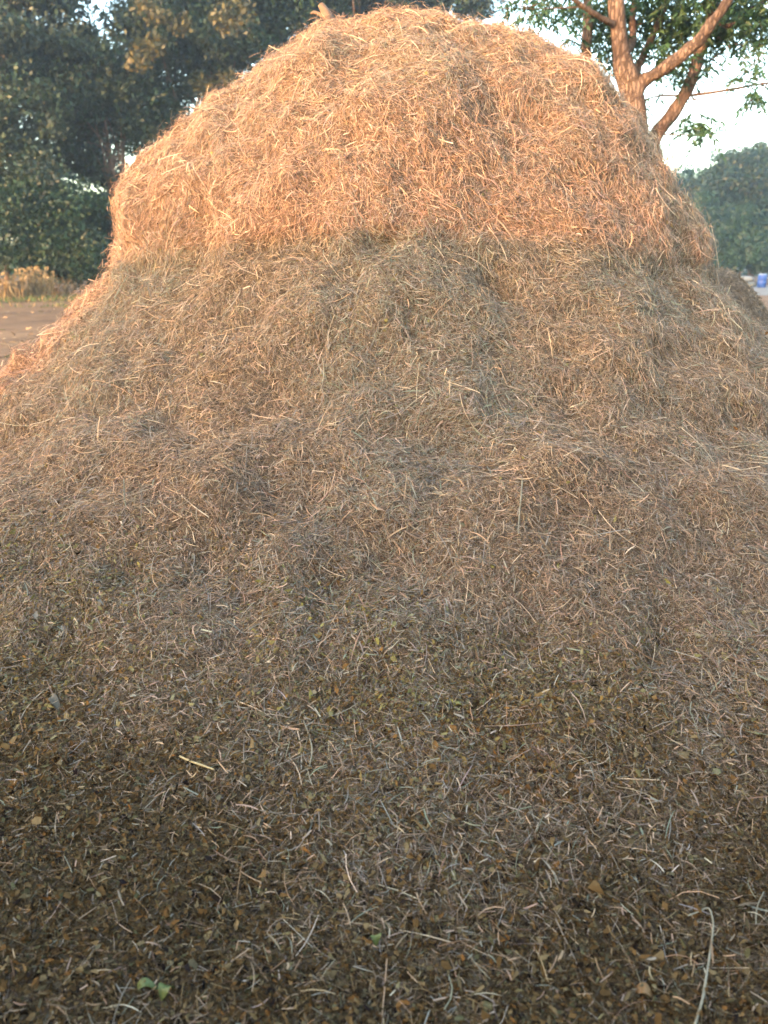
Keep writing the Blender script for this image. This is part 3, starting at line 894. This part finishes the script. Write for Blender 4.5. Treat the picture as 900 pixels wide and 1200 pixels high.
DRY = np.array([(.38, .27, .13), (.27, .19, .095), (.18, .13, .065), (.13, .1, .055)])
GRN = np.array([(.09, .13, .04), (.07, .1, .035), (.14, .15, .05)])
GG = 'clumps of dry grass below the left trees'
grass('grass_clump', 5, 40, .95, .4, 130, DRY, 'orange dry grass clump at the very left edge below the trees', 'grass clump', GG, True)
grass('grass_clump', 25, 41, 1.1, .3, 90, DRY * .85, 'lower straw-coloured grass clump between two taller feathery ones', 'grass clump', GG, True)
grass('grass_clump', 44, 42, 1.35, .35, 130, DRY, 'tallest feathery pale grass clump below the left trees', 'grass clump', GG, True)
grass('grass_clump', 70, 44, 1.0, .4, 100, DRY * .6, 'short brownish grass clump nearest the heap on the left', 'grass clump', GG)
grass('grass_clump', -25, 40, 1.2, .4, 100, DRY, 'dry grass clump just outside the left edge', 'grass clump', GG, True)
# short grass verge: nobody could count its blades
n = 9000
x = RNG.uniform(-26, -9, n); y = RNG.uniform(33, 46, n)
P = np.stack([x, y, 0 * x], 1)
keep = (vnoise(P, .28, 81) + .35 * sstep(34, 40, y)) > .05
P = P[keep]; n = len(P)
hh = RNG.uniform(.06, .26, n)
T = unit(np.stack([RNG.normal(0, .35, n), RNG.normal(0, .35, n), np.ones(n)], 1)); B = unit(np.cross(T, RNG.normal(0, 1, (n, 3)))); N = np.cross(T, B)
v, f = ribbons(P + T * (hh / 2)[:, None], T, B, N, hh, RNG.uniform(.03, .07, n), RNG.normal(0, .1, n), RNG.normal(0, .1, n), RNG.uniform(0, PI, n), k=3, taper=.3)
pal = np.concatenate([GRN, GRN, DRY])
tag(mesh_np('verge_grass', v, f, M_STRAW, None, np.repeat(pal[RNG.choice(len(pal), n)], 6, axis=0)), 'short green and dry grass growing on the soil below the left trees', 'grass', kind='stuff')

n = 16000
r_ = 5.6 + 34 * RNG.random(n) ** 1.3; th_ = RNG.uniform(0, 2 * PI, n)
P = np.stack([r_ * np.cos(th_), 6 + r_ * np.sin(th_), np.full(n, .03)], 1)
P = P[(P[:, 1] > -2.5)]
P = P[vnoise(P, .3, 83) + .4 * vnoise(P, 1.1, 84) > -.15]; n = len(P)
P[:, 2] = .02 + (.05 * vnoise(P * [1, 1, 0], .35, 71) + .03 * vnoise(P * [1, 1, 0], 1.1, 72)) * sstep(5, 9, np.linalg.norm(P[:, :2] - [0, 6], axis=1))
az_ = RNG.uniform(0, 2 * PI, n)
T = unit(np.stack([np.cos(az_), np.sin(az_), RNG.normal(0, .15, n)], 1)); B = unit(np.cross(T, np.array([0, 0, 1.0]) + RNG.normal(0, .3, (n, 3)))); N = np.cross(T, B)
v, f = ribbons(P, T, B, N, RNG.uniform(.05, .28, n), RNG.uniform(.008, .05, n), RNG.normal(0, .1, n), RNG.normal(0, .12, n), RNG.normal(0, .6, n), k=3)
col = np.array([(.33, .22, .12), (.2, .13, .075), (.12, .08, .05), (.42, .3, .17), (.1, .1, .05)])[RNG.choice(5, n)] * RNG.normal(1, .15, (n, 1))
tag(mesh_np('ground_straw', v, f, M_STRAW, None, np.repeat(col.clip(.02, .6), 6, axis=0)), 'loose straw and dead leaves scattered over the reddish soil round the heap', 'straw scraps', kind='stuff')

# ------------------------------------------------------------------ blue barrel and pale sacks by the track
def lathe(name, c, prof, mat, parent=None, sides=28):
    v, f = [], []
    for r, z in prof:
        for a in range(sides):
            v.append((c[0] + r * math.cos(2 * PI * a / sides), c[1] + r * math.sin(2 * PI * a / sides), c[2] + z))
    for i in range(len(prof) - 1):
        for a in range(sides):
            b = (a + 1) % sides
            f.append((i * sides + a, i * sides + b, (i + 1) * sides + b, (i + 1) * sides + a))
    return mesh_np(name, np.array(v), np.array(f), mat, parent, smooth=True)


M_BLUE = mat_noise('faded blue plastic', [(.3, (.01, .038, .17)), (.7, (.017, .055, .23))], 3, .45, .002, 12)
M_LIDP = mat_noise('pale blue plastic', [(.3, (.12, .18, .32)), (.7, (.18, .25, .4))], 4, .45)
bb = at(893, 329, 62); bb[2] = .01
barrel = lathe('blue_barrel', bb, [(.0, 0), (.27, 0), (.3, .03), (.3, .25), (.318, .27), (.318, .31), (.3, .33), (.3, .58), (.318, .6), (.318, .64), (.3, .66), (.295, .84), (.26, .89), (.05, .89), (.0, .89)], M_BLUE)
tag(barrel, 'blue plastic barrel standing by the grey track under the dark bush', 'barrel')
barrel.data.transform(__import__('mathutils').Matrix.Translation((-bb[0], -bb[1], -bb[2]))); barrel.location = tuple(bb)
lathe('lid', bb, [(.0, .93), (.2, .93), (.275, .925), (.285, .9), (.285, .865), (.297, .86)], M_LIDP, barrel)

M_SACK = mat_noise('pale woven sack', [(.3, (.09, .115, .13)), (.7, (.16, .19, .21))], 9, .8, .01, 30)
M_SACKD = mat_noise('grey woven sack', [(.3, (.035, .05, .058)), (.7, (.06, .08, .09))], 9, .8, .01, 30)


def sack(px, y, z, sx, sy, sz, rot, mat, label):
    c = at(px, 325, y); c[2] = z - .08
    import bmesh
    bm = bmesh.new(); bmesh.ops.create_cube(bm, size=1)
    bmesh.ops.subdivide_edges(bm, edges=bm.edges[:], cuts=7, use_grid_fill=True)
    co = np.array([v_.co[:] for v_ in bm.verts])
    d = unit(co); e = co * 2
    co2 = np.sign(e) * np.abs(e)
    r = (np.abs(e) ** 3.2).sum(1) ** (1 / 3.2)
    co2 = e / r[:, None] * .5
    pinch = 1 - .25 * np.abs(e[:, 0]) ** 3
    co2[:, 2] *= pinch
    co2 += .04 * np.stack([vnoise(co2 + px, 3, 91), vnoise(co2 + px, 3, 92), vnoise(co2 + px, 4, 93)], 1)
    co2 *= np.array([sx, sy, sz])
    cr, sr = math.cos(rot), math.sin(rot)
    for v_, q in zip(bm.verts, co2):
        v_.co = (q[0] * cr - q[1] * sr, q[0] * sr + q[1] * cr, q[2] + sz / 2)
    me = bpy.data.meshes.new('filled_sack'); bm.to_mesh(me); bm.free()
    me.polygons.foreach_set('use_smooth', np.ones(len(me.polygons), dtype=bool))
    me.materials.append(mat)
    o = link('filled_sack', me); o.location = tuple(c)
    tag(o, label, 'sack', 'sacks piled left of the blue barrel')


sack(869, 63, .09, 1.0, .7, .45, .2, M_SACKD, 'grey sack at the bottom left of the pile by the blue barrel')
sack(880, 62.5, .09, .9, .7, .4, -.3, M_SACKD, 'grey sack at the bottom of the pile nearest the blue barrel')
sack(874, 62.8, .5, 1.1, .7, .36, .1, M_SACK, 'pale bluish sack lying on top of the pile by the blue barrel')

# ------------------------------------------------------------------ the low house behind the viewer that throws the shadow
HX0, HX1, HY, HH = -10.0, 11.0, -4.0, 3.03
M_PLASTER = mat_noise('limewashed plaster', [(.3, (.4, .35, .28)), (.7, (.52, .46, .37))], 2.2, .9, .01, 20)
M_WOOD = mat_noise('brown painted wood', [(.3, (.09, .05, .03)), (.7, (.15, .09, .05))], 6, .6, .003, 30)
M_DARKGLASS = mat_noise('dark window pane', [(.3, (.02, .025, .03)), (.7, (.035, .04, .045))], 2, .15)


def box(name, lo, hi, mat, parent=None):
    lo, hi = np.array(lo, float), np.array(hi, float)
    v = np.array([(x, y, z) for x in (0, 1) for y in (0, 1) for z in (0, 1)]) * (hi - lo) + lo
    f = np.array([(0, 1, 3, 2), (4, 6, 7, 5), (0, 4, 5, 1), (2, 3, 7, 6), (0, 2, 6, 4), (1, 5, 7, 3)])
    return mesh_np(name, v, f, mat, parent)


house = empty('farm_house', (0, HY - 2.5, 0))
tag(house, 'long low plastered farm house standing behind the viewer', 'house')
box('wall', (HX0, HY - 5, -.3), (HX1, HY, HH - .12), M_PLASTER, house)
rf = box('roof', (HX0, HY - 5.1, HH - .12), (HX1 + .1, HY + .1, HH), M_PLASTER, house)
for v_ in rf.data.vertices:
    if v_.co.x < 0 and v_.co.z > HH - .05:
        v_.co.z += .2
dr = box('door', (-.5, HY, 0), (.5, HY + .05, 2.05), M_WOOD, house)
for wx in (-5, 4, 7.5):
    wf = box('window', (wx - .55, HY, 1.0), (wx + .55, HY + .06, 2.05), M_WOOD, house)
    pn = box('pane', (wx - .47, HY + .06, 1.08), (wx + .47, HY + .066, 1.97), M_DARKGLASS)
    pn.parent = wf; pn.matrix_parent_inverse.identity(); pn.location = tuple(-np.array(house.location))

# ------------------------------------------------------------------ sky and sun
world = bpy.data.worlds.new('World'); scene.world = world; world.use_nodes = True
wn = world.node_tree
sky = wn.nodes.new('ShaderNodeTexSky'); sky.sky_type = 'NISHITA'; sky.sun_disc = False
sun_dir = np.array([-math.sin(SUN_AZ) * math.cos(SUN_EL), -math.cos(SUN_AZ) * math.cos(SUN_EL), math.sin(SUN_EL)])  # towards the sun
sky.sun_elevation = SUN_EL
sky.sun_rotation = math.atan2(sun_dir[0], sun_dir[1])
sky.air_density = 1.0; sky.dust_density = 2.0; sky.ozone_density = 1.0
bg = wn.nodes['Background']; bg.inputs['Strength'].default_value = .15
wn.links.new(sky.outputs['Color'], bg.inputs['Color'])
ld = bpy.data.lights.new('sun', 'SUN'); ld.energy = 2.0; ld.angle = math.radians(.5); ld.color = (.40, .163, .092)
lo = bpy.data.objects.new('sun', ld); COL.objects.link(lo)
from mathutils import Vector
lo.rotation_euler = Vector(-sun_dir).to_track_quat('-Z', 'Y').to_euler()
lo.location = (-20, -20, 20)

# ------------------------------------------------------------------ evening haze
hz = bpy.data.materials.new('evening haze'); hz.use_nodes = True
hn = hz.node_tree; hn.nodes.remove(hn.nodes['Principled BSDF'])
pv = hn.nodes.new('ShaderNodeVolumePrincipled'); pv.inputs['Density'].default_value = HAZE
pv.inputs['Color'].default_value = (.74, .86, .98, 1); pv.inputs['Anisotropy'].default_value = .6
hn.links.new(pv.outputs['Volume'], hn.nodes['Material Output'].inputs['Volume'])
tag(box('haze', (-440, -440, -1.2), (440, 452, 22), hz), kind='stuff')

# ------------------------------------------------------------------ camera
cd = bpy.data.cameras.new('camera'); cam = bpy.data.objects.new('camera', cd); COL.objects.link(cam)
cd.sensor_fit = 'VERTICAL'; cd.sensor_height = 36; cd.lens = 36 * FPX / 1200
cd.clip_start = .05; cd.clip_end = 2000
cam.location = tuple(CAM); cam.rotation_euler = (PI / 2 - PITCH, 0, 0)
cd.dof.use_dof = True; cd.dof.focus_distance = 3.4; cd.dof.aperture_fstop = 2.8
scene.camera = cam

scene.view_settings.view_transform = 'Standard'
scene.view_settings.look = 'None'
scene.view_settings.exposure = 3.6
scene.view_settings.gamma = 1
scene.view_settings.use_curve_mapping = False
scene.cycles.max_bounces = 6
scene.cycles.use_denoising = True
